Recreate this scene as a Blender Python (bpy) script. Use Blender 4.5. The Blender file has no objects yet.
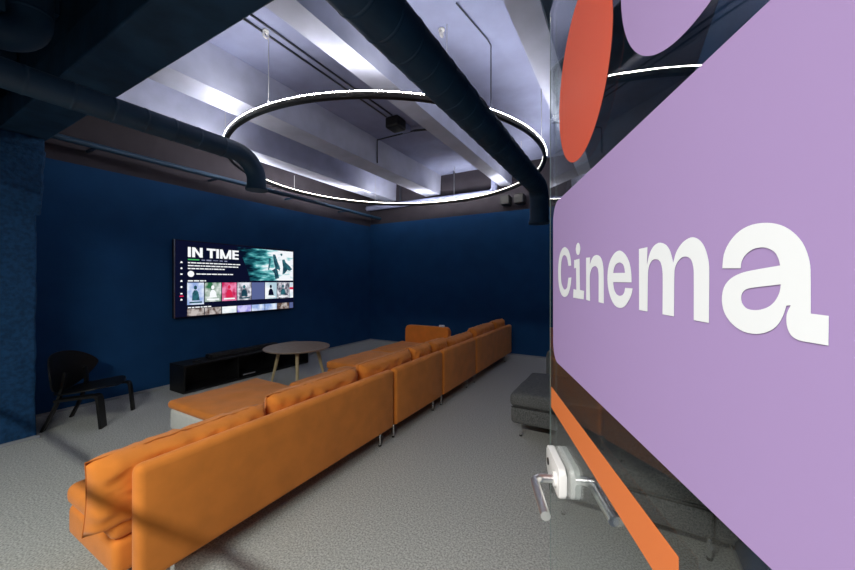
import bpy, bmesh, math, random
from mathutils import Vector, Matrix, noise
C = bpy.context.scene.collection
PI = math.pi
random.seed(4)

# ---------------------------------------------------------------- camera, world, lights, exposure
cam = bpy.data.cameras.new('camera'); camo = bpy.data.objects.new('camera', cam); C.objects.link(camo)
cam.sensor_fit = 'HORIZONTAL'; cam.sensor_width = 36.0; cam.lens = 346.0/855.0*36.0
cam.shift_y = -4.0/855.0; cam.clip_start = 0.02
camo.location = (0, 0, 1.5); camo.rotation_euler = (PI/2, 0, math.radians(29.593))
bpy.context.scene.camera = camo

w = bpy.data.worlds.new('world'); bpy.context.scene.world = w; w.use_nodes = True
w.node_tree.nodes['Background'].inputs[0].default_value = (0.80, 0.85, 1.0, 1)
w.node_tree.nodes['Background'].inputs[1].default_value = 0.15

def area(name, loc, rot, sx, sy, power, col, spread=180):
    l = bpy.data.lights.new(name, 'AREA'); l.shape = 'RECTANGLE'; l.size = sx; l.size_y = sy
    l.energy = power; l.color = col; l.spread = math.radians(spread)
    o = bpy.data.objects.new(name, l); C.objects.link(o); o.location = loc; o.rotation_euler = rot
    return o
# linear ceiling lamp of the corridor just outside the doorway (behind the camera)
area('corridor_lamp', (-.9, -1.75, 3.10), (0, 0, 0), 3.0, 0.14, 265, (1.0, 0.96, 0.92), 175)

vs = bpy.context.scene.view_settings
vs.view_transform = 'Standard'; vs.look = 'None'; vs.gamma = 1.0; vs.use_curve_mapping = False
vs.exposure = 0.0

# ---------------------------------------------------------------- materials
def srgb(r, g, b):
    f = lambda v: (v/255/12.92) if v/255 <= 0.04045 else ((v/255+0.055)/1.055)**2.4
    return (f(r), f(g), f(b), 1)
def lin(r, g, b): return (r, g, b, 1)
def mat(name, col, rough=0.6, metal=0.0, var=0.0, scale=20, bump=0.0, bscale=60, col2=None, spec=0.5, sheen=0.0, detail=3):
    m = bpy.data.materials.new(name); m.use_nodes = True
    nt = m.node_tree; n = nt.nodes; p = n['Principled BSDF']
    p.inputs['Base Color'].default_value = col; p.inputs['Roughness'].default_value = rough
    p.inputs['Metallic'].default_value = metal; p.inputs['Specular IOR Level'].default_value = spec
    if sheen: p.inputs['Sheen Weight'].default_value = sheen
    tc = n.new('ShaderNodeTexCoord')
    geo = n.new('ShaderNodeNewGeometry')
    if var or col2:
        t = n.new('ShaderNodeTexNoise'); t.inputs['Scale'].default_value = scale; t.inputs['Detail'].default_value = detail
        nt.links.new(geo.outputs['Position'], t.inputs['Vector'])
        r = n.new('ShaderNodeValToRGB')
        a = col2 if col2 else tuple(c*(1-var) for c in col[:3])+(1,)
        b = col if col2 else tuple(min(1, c*(1+var)) for c in col[:3])+(1,)
        r.color_ramp.elements[0].position = 0.35; r.color_ramp.elements[1].position = 0.65
        r.color_ramp.elements[0].color = a; r.color_ramp.elements[1].color = b
        nt.links.new(t.outputs['Fac'], r.inputs['Fac']); nt.links.new(r.outputs['Color'], p.inputs['Base Color'])
    if bump:
        t2 = n.new('ShaderNodeTexNoise'); t2.inputs['Scale'].default_value = bscale; t2.inputs['Detail'].default_value = 4
        nt.links.new(geo.outputs['Position'], t2.inputs['Vector'])
        bm_ = n.new('ShaderNodeBump'); bm_.inputs['Strength'].default_value = bump; bm_.inputs['Distance'].default_value = 0.01
        nt.links.new(t2.outputs['Fac'], bm_.inputs['Height']); nt.links.new(bm_.outputs['Normal'], p.inputs['Normal'])
    return m
def emis(name, col, s, col2=None, scale=8, col3=None):
    m = bpy.data.materials.new(name); m.use_nodes = True; nt = m.node_tree; n = nt.nodes
    n.remove(n['Principled BSDF']); e = n.new('ShaderNodeEmission'); e.inputs[0].default_value = col; e.inputs[1].default_value = s
    nt.links.new(e.outputs[0], n['Material Output'].inputs[0])
    if col2:
        geo = n.new('ShaderNodeNewGeometry'); t = n.new('ShaderNodeTexNoise'); t.inputs['Scale'].default_value = scale; t.inputs['Detail'].default_value = 2
        r = n.new('ShaderNodeValToRGB'); r.color_ramp.elements[0].color = col; r.color_ramp.elements[1].color = col2
        r.color_ramp.elements[0].position = 0.38; r.color_ramp.elements[1].position = 0.62
        if col3:
            x = r.color_ramp.elements.new(0.5); x.color = col3
        nt.links.new(geo.outputs['Position'], t.inputs['Vector']); nt.links.new(t.outputs['Fac'], r.inputs['Fac']); nt.links.new(r.outputs['Color'], e.inputs[0])
    return m

M = {}
M['navy'] = mat('navy_wall_paint', lin(.008, .055, .155), 0.85, var=.06, scale=3, bump=.15, bscale=40, spec=.2)
M['navy_column'] = mat('navy_rough_paint', lin(.008, .048, .125), 0.8, var=.25, scale=28, bump=1.0, bscale=22, spec=.25)
M['navy_beam'] = mat('navy_beam_paint', lin(.014, .048, .098), 0.7, var=.25, scale=5, bump=.25, bscale=12, spec=.3)
M['navy_duct'] = mat('navy_duct_paint', lin(.011, .044, .088), 0.6, var=.15, scale=6, spec=.5)
M['upper'] = mat('dusky_upper_wall_paint', lin(.045, .040, .050), 0.9, var=.1, scale=4, spec=.2)
M['concrete'] = mat('shaded_painted_concrete', lin(.28, .31, .48), 0.8, var=.08, scale=3, bump=.15, bscale=14, spec=.2)  # kept darker and bluer than the ribs: the slab's shade is in this colour
M['rib'] = mat('lit_rib_paint', lin(.43, .46, .60), 0.7, var=.07, scale=4, bump=.12, bscale=14, spec=.25)  # paler than the slab, so lamplight on the ribs is painted into the colour
M['carpet'] = mat('grey_loop_carpet', lin(.61, .615, .575), 0.95, col2=lin(.30, .303, .283), scale=95, bump=.4, bscale=260, detail=8, spec=.1)
M['base'] = mat('grey_skirting', lin(.30, .31, .33), 0.6)
M['orange'] = mat('orange_woven_fabric', lin(.80, .25, .038), 0.85, var=.06, scale=7, bump=.25, bscale=500, spec=.15, sheen=.15)
M['orange_seam'] = mat('orange_piping', lin(.62, .18, .028), 0.85)
M['white_fabric'] = mat('white_lining_fabric', lin(.72, .72, .68), 0.9, var=.03, bump=.1, bscale=300)
M['grey_fabric'] = mat('charcoal_woven_fabric', lin(.20, .205, .20), 0.95, col2=lin(.075, .078, .078), scale=110, bump=.5, bscale=260, spec=.1)
M['grey_seam'] = mat('charcoal_piping', lin(.03, .03, .03), 0.9)
M['chrome'] = mat('polished_chrome', lin(.86, .86, .85), 0.22, 1.0)
M['steel'] = mat('brushed_steel', lin(.92, .92, .90), 0.32, 1.0)
M['rubber'] = mat('black_rubber', lin(.02, .02, .02), 0.6)
M['black'] = mat('black_lacquer', lin(.008, .008, .009), 0.45, spec=.35, var=.2, scale=5)
M['black_wood'] = mat('black_stained_plywood', lin(.006, .006, .006), 0.42, spec=.35, var=.3, scale=30)
M['pale_wood'] = mat('pale_oak', lin(.62, .50, .28), 0.5, col2=lin(.54, .42, .22), scale=30)
M['top_wood'] = mat('grey_beige_oak_top', lin(.36, .27, .20), 0.45, col2=lin(.30, .22, .16), scale=18)
M['alu'] = mat('dark_aluminium_profile', lin(.05, .045, .04), 0.4, 0.6)
M['led'] = emis('led_diffuser', lin(1.0, .965, .94), 105.0)
M['led_soft'] = emis('led_diffuser_inner', lin(1.0, .93, .84), 12.0)
M['cable'] = mat('pale_steel_cable', lin(.60, .60, .62), 0.35, 0.5)
M['black_cable'] = mat('dark_conduit', lin(.02, .025, .04), 0.5)
M['purple'] = mat('lilac_vinyl', lin(.40, .285, .54), 0.6, spec=.25)
M['vinyl_orange'] = mat('orange_vinyl', lin(.74, .20, .055), 0.55, spec=.3)
M['vinyl_red'] = mat('vermilion_vinyl', lin(.66, .10, .05), 0.55, spec=.3)
M['vinyl_white'] = mat('white_vinyl', lin(.85, .89, .90), 0.5, spec=.3)
M['white_metal'] = mat('white_powder_coat', lin(.78, .78, .76), 0.35)
M['glass_edge'] = mat('pale_green_glass_edge', lin(.20, .26, .24), 0.3)
M['screen_dark'] = emis('screen_dark_navy', lin(.0035, .005, .022), 1.0)
M['scr_white'] = emis('screen_white', lin(.95, .97, 1.0), 1.0)
M['scr_grey'] = emis('screen_grey', lin(.28, .30, .45), 1.0)
M['scr_green'] = emis('screen_green', lin(.06, .42, .12), 1.0)
M['scr_red'] = emis('screen_red', lin(.7, .02, .08), 1.0)
M['scr_magenta'] = emis('screen_magenta', lin(.55, .02, .10), 1.0, lin(.85, .25, .45), 9)
M['scr_teal'] = emis('screen_teal', lin(.002, .015, .03), 1.0, lin(.06, .34, .36), 6, lin(.010, .10, .12))
M['scr_pale'] = emis('screen_pale', lin(.45, .62, .72), 1.0, lin(.95, .98, 1.0), 5)
M['scr_figure'] = emis('screen_figure', lin(.012, .05, .08), 1.0, lin(.03, .14, .18), 12)
M['scr_blue'] = emis('screen_blue', lin(.10, .13, .30), 1.0)
M['scr_sky'] = emis('screen_sky', lin(.30, .42, .75), 1.0, lin(.80, .88, 1.0), 7)
M['scr_foliage'] = emis('screen_foliage', lin(.03, .16, .07), 1.0, lin(.75, .80, .78), 8)
M['scr_mix'] = emis('screen_mix', lin(.10, .10, .14), 1.0, lin(.80, .80, .88), 12)
M['scr_brown'] = emis('screen_brown', lin(.10, .06, .05), 1.0, lin(.55, .50, .48), 14)
M['scr_violet'] = emis('screen_violet', lin(.22, .18, .70), 1.0, lin(.65, .62, .95), 9)
def hero_mat():
    # screen picture: dark teal on the left passing through turquoise into a pale right side, broken up by noise
    m = emis('screen_hero', lin(0, .02, .03), 1.0); nt = m.node_tree; n = nt.nodes
    geo = n.new('ShaderNodeNewGeometry'); sep = n.new('ShaderNodeSeparateXYZ'); nt.links.new(geo.outputs['Position'], sep.inputs[0])
    mr = n.new('ShaderNodeMapRange'); mr.inputs['From Min'].default_value = 3.40; mr.inputs['From Max'].default_value = 4.25
    nt.links.new(sep.outputs['Y'], mr.inputs['Value'])
    mp = n.new('ShaderNodeMapping'); mp.inputs['Rotation'].default_value = (math.radians(35), 0, 0); mp.inputs['Scale'].default_value = (1, 1.6, 5.5)
    nt.links.new(geo.outputs['Position'], mp.inputs['Vector'])
    t = n.new('ShaderNodeTexNoise'); t.inputs['Scale'].default_value = 3.0; t.inputs['Detail'].default_value = 5; nt.links.new(mp.outputs[0], t.inputs['Vector'])
    a = n.new('ShaderNodeMath'); a.operation = 'MULTIPLY_ADD'; a.inputs[1].default_value = 1.7; nt.links.new(t.outputs['Fac'], a.inputs[0])
    b = n.new('ShaderNodeMath'); b.operation = 'SUBTRACT'; nt.links.new(mr.outputs[0], b.inputs[0]); b.inputs[1].default_value = .88
    nt.links.new(b.outputs[0], a.inputs[2])
    r = n.new('ShaderNodeValToRGB'); e = r.color_ramp.elements
    e[0].position = .12; e[0].color = lin(.002, .006, .02); e[1].position = .95; e[1].color = lin(.90, .93, .97)
    for p, c in ((.38, lin(.010, .10, .13)), (.58, lin(.07, .36, .38)), (.75, lin(.35, .68, .72))):
        x = e.new(p); x.color = c
    nt.links.new(a.outputs[0], r.inputs['Fac']); nt.links.new(r.outputs['Color'], n['Emission'].inputs[0])
    return m
M['scr_hero'] = hero_mat()
def glass_mat():
    m = bpy.data.materials.new('clear_door_glass'); m.use_nodes = True; nt = m.node_tree; n = nt.nodes
    n.remove(n['Principled BSDF'])
    geo = n.new('ShaderNodeNewGeometry'); dot = n.new('ShaderNodeVectorMath'); dot.operation = 'DOT_PRODUCT'
    nt.links.new(geo.outputs['Incoming'], dot.inputs[0]); nt.links.new(geo.outputs['Normal'], dot.inputs[1])
    def mth(op, a, b=None):
        k = n.new('ShaderNodeMath'); k.operation = op
        for i, v in enumerate((a, b)):
            if v is None: continue
            if isinstance(v, (int, float)): k.inputs[i].default_value = v
            else: nt.links.new(v, k.inputs[i])
        return k.outputs[0]
    a = mth('ABSOLUTE', dot.outputs['Value']); b = mth('SUBTRACT', 1.0, a); p5 = mth('POWER', b, 5.0)
    fac = mth('ADD', mth('MULTIPLY', p5, 0.96), 0.04)
    tr = n.new('ShaderNodeBsdfTransparent'); tr.inputs[0].default_value = lin(.90, .93, .92)
    gl = n.new('ShaderNodeBsdfGlossy'); gl.inputs['Roughness'].default_value = 0.0; gl.inputs['Color'].default_value = lin(1, 1, 1)
    mx = n.new('ShaderNodeMixShader'); nt.links.new(fac, mx.inputs[0]); nt.links.new(tr.outputs[0], mx.inputs[1]); nt.links.new(gl.outputs[0], mx.inputs[2])
    nt.links.new(mx.outputs[0], n['Material Output'].inputs[0])
    return m
M['glass'] = glass_mat()

# ---------------------------------------------------------------- helpers
ORG = {}
def thing(name, label, cat, loc, group=None):
    o = bpy.data.objects.new(name, None); C.objects.link(o); o.location = loc; o.empty_display_size = .1
    o['label'] = label; o['category'] = cat
    if group: o['group'] = group
    ORG[o] = Vector(loc); return o
def obj(name, bm, m, parent=None, loc=None, smooth=False, label=None):
    base = ORG[parent] if parent is not None else Vector(loc or (0, 0, 0))
    if base.length: bmesh.ops.translate(bm, verts=bm.verts, vec=-base)
    bmesh.ops.recalc_face_normals(bm, faces=bm.faces)
    me = bpy.data.meshes.new(name); bm.to_mesh(me); bm.free()
    o = bpy.data.objects.new(name, me); C.objects.link(o)
    for mm in (m if isinstance(m, (list, tuple)) else [m]): me.materials.append(mm)
    if smooth:
        for p in me.polygons: p.use_smooth = True
        if smooth == 'auto':
            me.polygons.foreach_set('use_smooth', [True]*len(me.polygons))
            try: me.set_sharp_from_angle(angle=math.radians(40))
            except Exception: pass
    if parent is not None: o.parent = parent; ORG[o] = base
    else: o.location = base; ORG[o] = base
    if label: o['label'] = label
    return o
def tag(o, label, cat, group=None):
    o['label'] = label; o['category'] = cat
    if group: o['group'] = group
    return o
def struct(o): o['kind'] = 'structure'; return o
def box(x0, x1, y0, y1, z0, z1, bev=0.0, seg=2, bm=None):
    own = bm is None
    if own: bm = bmesh.new()
    r = bmesh.ops.create_cube(bm, size=1.0)
    for v in r['verts']:
        v.co = Vector((x0+(v.co.x+.5)*(x1-x0), y0+(v.co.y+.5)*(y1-y0), z0+(v.co.z+.5)*(z1-z0)))
    if bev:
        es = list({e for v in r['verts'] for e in v.link_edges})
        bmesh.ops.bevel(bm, geom=es, offset=bev, segments=seg, profile=.5, affect='EDGES')
    return bm
def prism(pts, axis, a, b, bev=0.0, seg=2, bm=None):
    """2D polygon extruded along an axis ('x': pts are (y,z); 'y': (x,z); 'z': (x,y))"""
    if bm is None: bm = bmesh.new()
    def P(p, t):
        return Vector((t, p[0], p[1])) if axis == 'x' else Vector((p[0], t, p[1])) if axis == 'y' else Vector((p[0], p[1], t))
    A = [bm.verts.new(P(p, a)) for p in pts]; B = [bm.verts.new(P(p, b)) for p in pts]
    n = len(pts); fa = bm.faces.new(A); fb = bm.faces.new(B[::-1])
    for i in range(n): bm.faces.new((A[i], A[(i+1) % n], B[(i+1) % n], B[i]))
    if bev:
        es = list(fa.edges)+list(fb.edges)
        bmesh.ops.bevel(bm, geom=es, offset=bev, segments=seg, profile=.5, affect='EDGES')
    return bm
def rrect(a0, a1, b0, b1, r, n=5, corners=(1, 1, 1, 1)):
    out = []
    for k, (cx, cy, s) in enumerate(((a1-r, b0+r, -90), (a1-r, b1-r, 0), (a0+r, b1-r, 90), (a0+r, b0+r, 180))):
        if not corners[k]:
            out.append(((a1, b0), (a1, b1), (a0, b1), (a0, b0))[k]); continue
        for i in range(n+1):
            t = math.radians(s+90*i/n); out.append((cx+r*math.cos(t), cy+r*math.sin(t)))
    return out
def tube(pts, r, seg=12, bm=None, closed=False, cap=True, radii=None):
    if bm is None: bm = bmesh.new()
    pts = [Vector(p) for p in pts]; n = len(pts); rings = []
    up = None
    for i, p in enumerate(pts):
        if closed: t = (pts[(i+1) % n]-pts[i-1])
        else: t = (pts[min(i+1, n-1)]-pts[max(i-1, 0)])
        t.normalize()
        if up is None:
            up = Vector((0, 0, 1)) if abs(t.z) < .9 else Vector((1, 0, 0))
        a = t.cross(up)
        if a.length < 1e-4: a = t.cross(Vector((1, 0, 0)))
        a.normalize(); up = a.cross(t).normalized()
        rr = radii[i] if radii else r
        rings.append([bm.verts.new(p+(a*math.cos(2*PI*k/seg)+up*math.sin(2*PI*k/seg))*rr) for k in range(seg)])
    for i in range(n if closed else n-1):
        A, B = rings[i], rings[(i+1) % n]
        for k in range(seg): bm.faces.new((A[k], A[(k+1) % seg], B[(k+1) % seg], B[k]))
    if cap and not closed: bm.faces.new(rings[0][::-1]); bm.faces.new(rings[-1])
    return bm
def arc(c, r, a0, a1, n, u, v):
    c, u, v = Vector(c), Vector(u), Vector(v)
    return [c+u*(r*math.cos(a0+(a1-a0)*i/n))+v*(r*math.sin(a0+(a1-a0)*i/n)) for i in range(n+1)]
def pillow(cx, cy, cz, sx, sy, sz, rot=None, nu=30, nv=22, pw=.32, wr=.012, seed=0, corner=.06, wfreq=8.0):
    """soft cushion: sx,sy face size, sz thickness; pinched seam round the edge, wrinkled faces"""
    bm = bmesh.new(); rot = rot or Matrix.Identity(3); c = Vector((cx, cy, cz)); G = {}
    for s in (1, -1):
        for i in range(nu+1):
            for j in range(nv+1):
                u = -1+2*i/nu; v = -1+2*j/nv
                edge = i in (0, nu) or j in (0, nv)
                if edge and s == -1: G[(s, i, j)] = G[(1, i, j)]; continue
                e = max(0.0, (1-u**4))**pw*max(0.0, (1-v**4))**pw
                bulge = sz/2*e
                x = u*sx/2*(1-corner*.5*(1-v*v)*0-corner*.35*(v*v)*(u*u)*0); y = v*sy/2
                x *= 1-corner*(1-abs(v)**2)*.35*abs(u)**8; y *= 1-corner*(1-abs(u)**2)*.6*abs(v)**8
                nn = noise.noise(Vector((u*wfreq*.9+seed*7.1, v*wfreq*.5, s*3.0)))
                n2 = noise.noise(Vector((u*wfreq*2.2+seed*3.3, v*wfreq*.8+5, s*2.0)))
                bulge += (wr*nn*1.6+wr*n2*.8)*e
                yy = y+wr*.8*noise.noise(Vector((u*wfreq*1.5+seed, 9.0, seed)))*abs(v)**3
                G[(s, i, j)] = bm.verts.new(c+rot @ Vector((x, yy, s*bulge)))
    for s in (1, -1):
        for i in range(nu):
            for j in range(nv):
                q = [G[(s, i, j)], G[(s, i+1, j)], G[(s, i+1, j+1)], G[(s, i, j+1)]]
                try: bm.faces.new(q if s == 1 else q[::-1])
                except ValueError: pass
    return bm
def seam_loop(cx, cy, cz, sx, sy, rot, r=.0028, corner=.06, seed=0, wr=.012, wfreq=8.0):
    P = []
    def pt(u, v):
        x = u*sx/2*(1-corner*(1-abs(v)**2)*.35*abs(u)**8); y = v*sy/2*(1-corner*(1-abs(u)**2)*.6*abs(v)**8)
        y += wr*.8*noise.noise(Vector((u*wfreq*1.5+seed, 9.0, seed)))*abs(v)**3
        return Vector((cx, cy, cz))+rot @ Vector((x, y, 0))
    N = 16
    for i in range(N): P.append(pt(-1+2*i/N, -1))
    for i in range(N): P.append(pt(1, -1+2*i/N))
    for i in range(N): P.append(pt(1-2*i/N, 1))
    for i in range(N): P.append(pt(-1, 1-2*i/N))
    return tube(P, r, 6, closed=True)
def soft_box(x0, x1, y0, y1, z0, z1, r=.035, crown=0.0, wr=0.0, seed=0, step=.045, wf=5.0):
    """box with rounded edges whose top may crown and crease"""
    bm = bmesh.new()
    def axis(a, b):
        L = b-a; rr = min(r, L/2*.98)
        inner = max(1, int((L-2*rr)/step)); v = [a, a+rr*.12, a+rr*.3, a+rr*.6]
        v += [a+rr+(L-2*rr)*i/inner for i in range(inner+1)]
        v += [b-rr*.6, b-rr*.3, b-rr*.12, b]; return v
    X, Y, Z = axis(x0, x1), axis(y0, y1), axis(z0, z1); V = {}
    def vert(i, j, k):
        if (i, j, k) in V: return V[(i, j, k)]
        p = Vector((X[i], Y[j], Z[k])); rr = min(r, (x1-x0)/2*.98, (y1-y0)/2*.98, (z1-z0)/2*.98)
        q = Vector((min(max(p.x, x0+rr), x1-rr), min(max(p.y, y0+rr), y1-rr), min(max(p.z, z0+rr), z1-rr)))
        d = p-q
        if d.length > 1e-9: p = q+d.normalized()*rr
        if (crown or wr) and k >= len(Z)//2:
            u = (p.x-x0)/(x1-x0)*2-1; v = (p.y-y0)/(y1-y0)*2-1
            h = (p.z-z0)/(z1-z0)
            p.z += h*(crown*max(0, 1-u**4)*max(0, 1-v**4)+wr*noise.noise(Vector((p.x*wf+seed*3, p.y*wf, seed))))
        V[(i, j, k)] = bm.verts.new(p); return V[(i, j, k)]
    nx, ny, nz = len(X)-1, len(Y)-1, len(Z)-1
    for i in range(nx):
        for j in range(ny):
            bm.faces.new((vert(i, j, nz), vert(i+1, j, nz), vert(i+1, j+1, nz), vert(i, j+1, nz)))
            bm.faces.new((vert(i, j, 0), vert(i, j+1, 0), vert(i+1, j+1, 0), vert(i+1, j, 0)))
    for i in range(nx):
        for k in range(nz):
            bm.faces.new((vert(i, 0, k), vert(i+1, 0, k), vert(i+1, 0, k+1), vert(i, 0, k+1)))
            bm.faces.new((vert(i, ny, k), vert(i, ny, k+1), vert(i+1, ny, k+1), vert(i+1, ny, k)))
    for j in range(ny):
        for k in range(nz):
            bm.faces.new((vert(0, j, k), vert(0, j, k+1), vert(0, j+1, k+1), vert(0, j+1, k)))
            bm.faces.new((vert(nx, j, k), vert(nx, j+1, k), vert(nx, j+1, k+1), vert(nx, j, k+1)))
    return bm

# ================================================================ the room
XW, YB, XR = -5.62, 6.95, .53
ZR, ZS = 3.45, 3.88          # undersides of ribs and slab
struct(obj('floor', box(XW-.2, 1.2, -1.4, YB+.2, -.1, 0), M['carpet']))
wl = struct(obj('wall_left', box(XW-.2, XW, -1.4, YB+.2, 0, 2.88), M['navy']))
obj('upper_wall', box(XW-.2, XW, -1.4, YB+.2, 2.88, 3.9), M['upper'], wl)
wb = struct(obj('wall_back', box(XW, XR+.2, YB, YB+.2, 0, 2.93), M['navy']))
obj('upper_wall', box(XW, XR+.2, YB, YB+.2, 2.93, 3.9), M['upper'], wb)
wr_ = struct(obj('wall_right', box(XR, XR+.2, 1.0, YB, 0, 3.9), M['navy']))
struct(obj('baseboard_left', box(XW, XW+.012, 1.05, YB, 0, .03, .003), M['base']))
struct(obj('baseboard_column', box(-4.90, -4.868, -.45, 1.05, 0, .025, .003), M['base']))
struct(obj('baseboard_back', box(XW+.012, XR-.012, YB-.012, YB, 0, .03, .003), M['base']))
struct(obj('baseboard_right', box(XR-.012, XR, 1.0, YB-.012, 0, .03, .003), M['base']))
# ceiling: slab, ribs along the room, cross beam and side beam
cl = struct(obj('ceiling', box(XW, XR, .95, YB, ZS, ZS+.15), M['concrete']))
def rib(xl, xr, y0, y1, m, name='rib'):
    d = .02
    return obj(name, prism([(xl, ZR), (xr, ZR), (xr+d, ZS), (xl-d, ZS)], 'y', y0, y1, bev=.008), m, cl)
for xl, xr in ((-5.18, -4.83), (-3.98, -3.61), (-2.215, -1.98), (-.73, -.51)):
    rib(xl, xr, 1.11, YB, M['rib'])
for xl, xr in ((-5.0, -4.7), (-3.9, -3.6), (-2.4, -2.1), (-.9, -.6)):
    rib(xl, xr, .001, .88, M['navy_beam'])
obj('near_slab', box(XW, XR, -.06, .95, ZS, ZS+.15), M['navy_beam'], cl)
b = box(XW, XR, .80, 1.105, 2.87, 3.12, .012); box(XW, XR, .885, 1.105, 3.121, ZS-.002, 0, bm=b)
obj('cross_beam', b, M['navy_beam'], cl)
obj('side_beam', box(-.47, XR-.001, 1.11, YB-.001, 3.30, ZS-.001, .01), M['navy_beam'], cl)
# frame over the doorway and its wall (the camera stands in the doorway)
wf = struct(obj('wall_front', box(.24, 1.2, .0, 1.0, 0, 3.0, 0), M['navy']))
struct(obj('trim_1', box(-4.80, .24, -.06, .0, 2.62, 2.66, .004), M['alu']))
b = box(-4.80, .24, -.06, .0, 2.66, ZS-.002); box(XW, -4.801, -.06, .0, 2.88, ZS-.002, bm=b)
obj('upper_wall', b, M['navy_beam'], wf)
# fixed glass wall beside the doorway, with the same orange stripe running along it
wn = struct(obj('window_1', box(-4.885, -.86, -.010, -.002, .02, 2.62), M['glass']))
obj('vinyl_stripe', box(-4.88, -.88, -.0110, -.0103, 1.189, 1.2395), M['vinyl_orange'], wn)
obj('frame', box(-4.885, -.86, -.03, .02, 0, .02), M['alu'], wn)

# column with its corbel at the left edge
t = thing('column', 'rough navy painted concrete column with a corbel at the left edge', 'column', (-5.26, .30, 0))
bmc = box(XW+.001, -4.90, -.45, 1.035, 0, 2.40, .02, 2)
bmesh.ops.subdivide_edges(bmc, edges=bmc.edges[:], cuts=24, use_grid_fill=True)
for v in bmc.verts:
    n_ = noise.noise(v.co*6)+.5*noise.noise(v.co*17)
    if v.co.x > -4.95: v.co.x += .012*n_
    if v.co.y > 1.0: v.co.y += .010*n_
obj('shaft', bmc, M['navy_column'], t)
bmc = prism([(XW+.001, 2.30), (-4.90, 2.13), (-4.82, 2.38), (-4.82, 2.74), (XW+.001, 2.74)], 'y', -.45, 1.07, bev=.02)
bmesh.ops.subdivide_edges(bmc, edges=bmc.edges[:], cuts=10, use_grid_fill=True)
for v in bmc.verts:
    n_ = noise.noise(v.co*5)+.5*noise.noise(v.co*14)
    if v.co.x > -4.95 and v.co.z > 2.2: v.co.x += .014*n_
    if v.co.y > 1.0: v.co.y += .012*n_
obj('corbel', bmc, M['navy_column'], t)
obj('bearing_pad', box(XW+.001, -4.86, .60, 1.08, 2.745, 2.868, .01), M['navy_column'], t)

# ================================================================ ducts and services
def duct(name, label, pts, r, loc, bands, mouth=None):
    t = thing(name, label, 'duct', loc)
    obj('pipe_run', tube(pts, r, 32), M['navy_duct'], t, smooth='auto')
    for (c, d) in bands:
        c = Vector(c); d = Vector(d).normalized()
        obj('joint_ring', tube([c-d*.010, c-d*.005, c+d*.005, c+d*.010], r+.003, 32, radii=[r*.995, r+.0025, r+.0025, r*.995]), M['navy_duct'], t, smooth='auto')
    return t
# left duct: along the room, elbow downward
xl, zl, rl = -2.70, 2.54, .074
pts = [(xl, .004, zl), (xl, .6, zl), (xl, 1.55, zl)]+arc((xl, 1.63, zl-.20), .20, PI/2, 0, 12, (0, 1, 0), (0, 0, 1))[0:]+[(xl, 1.83, zl-.27)]
tl = duct('round_duct', 'slim dark blue round duct left of the ring lamp, bending down at its end', pts, rl, (xl, .6, zl),
     [((xl, y, zl), (0, 1, 0)) for y in (.12, .3, .52, .70, .88, 1.04, 1.20, 1.36, 1.54)])
obj('mouth_collar', tube([(xl, 1.83, zl-.275), (xl, 1.83, zl-.255)], rl+.012, 32), M['navy_duct'], tl, smooth='auto')
# right duct: thick, over the sofa aisle
xr, zr, rr_ = -.865, 2.592, .107
pts = [(xr, .004, zr), (xr, 3.0, zr)]+arc((xr, 4.02, zr-.16), .16, PI/2, 0, 12, (0, 1, 0), (0, 0, 1))+[(xr, 4.18, zr-.40)]
tr = duct('round_duct', 'thick dark blue round duct with ringed joints on the right of the ceiling', pts, rr_, (xr, 1.0, zr),
     [((xr, .35+.16*i, zr), (0, 1, 0)) for i in range(23)])
obj('mouth_collar', tube([(xr, 4.18, zr-.42), (xr, 4.18, zr-.39)], rr_+.012, 32), M['navy_duct'], tr, smooth='auto')
# near duct stub, top left corner
xn, zn, rn = -2.75, 2.765, .085
pts = [(xn, .004, zn), (xn, .02, zn)]+arc((xn, .43, zn+.13), .13, -PI/2, 0, 10, (0, 1, 0), (0, 0, 1))+[(xn, .56, zn+.6)]
tn = duct('round_duct', 'short dark blue round duct elbow turning up in the top left corner', pts, rn, (xn, 0, zn),
     [((xn, y, zn), (0, 1, 0)) for y in (.1, .3)]+[((xn, .56, zn+.16), (0, 0, 1))])
# thin pipe along the TV wall
tp = thing('service_pipe', 'thin dark pipe running high along the screen wall', 'pipe', (-5.3, 1.2, 3.056))
obj('pipe_run', tube([(-5.3, 1.106, 3.056), (-5.3, 6.94, 3.056)], .034, 14), M['navy_duct'], tp, smooth='auto')
for y in (1.6, 3.0, 4.4, 5.8):
    obj('pipe_clip', box(XW, -5.335, y-.015, y+.015, 3.045, 3.067), M['navy_duct'], tp)
# rear pipe with an elbow up
tp = thing('rear_pipe', 'pale pipe along the back wall with an elbow turning up', 'pipe', (-3.6, 6.80, 3.31))
obj('pipe_run', tube([(-5.60, 6.80, 3.31), (-2.45, 6.80, 3.31)]+arc((-2.40, 6.80, 3.41), .10, -PI/2, 0, 8, (1, 0, 0), (0, 0, 1))+[(-2.30, 6.80, 3.875)], .062, 16), M['concrete'], tp, smooth='auto')
for x in (-4.6, -3.2): obj('hanger', box(x-.015, x+.015, 6.785, 6.815, 3.375, 3.875), M['black_cable'], tp)
for i, (x, lab) in enumerate(((-2.06, 'left'), (-1.78, 'right'))):
    k = thing('wall_speaker', 'small dark box high on the back wall, the %s of two behind the ring lamp' % lab, 'speaker', (x, 6.94, 3.1), 'small dark boxes high on the back wall')
    obj('cabinet', box(x-.09, x+.09, 6.70, 6.93, 3.02, 3.20, .012), M['rubber'], k)
    obj('bracket', box(x-.02, x+.02, 6.92, 6.949, 3.02, 3.24), M['black_cable'], k)
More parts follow.
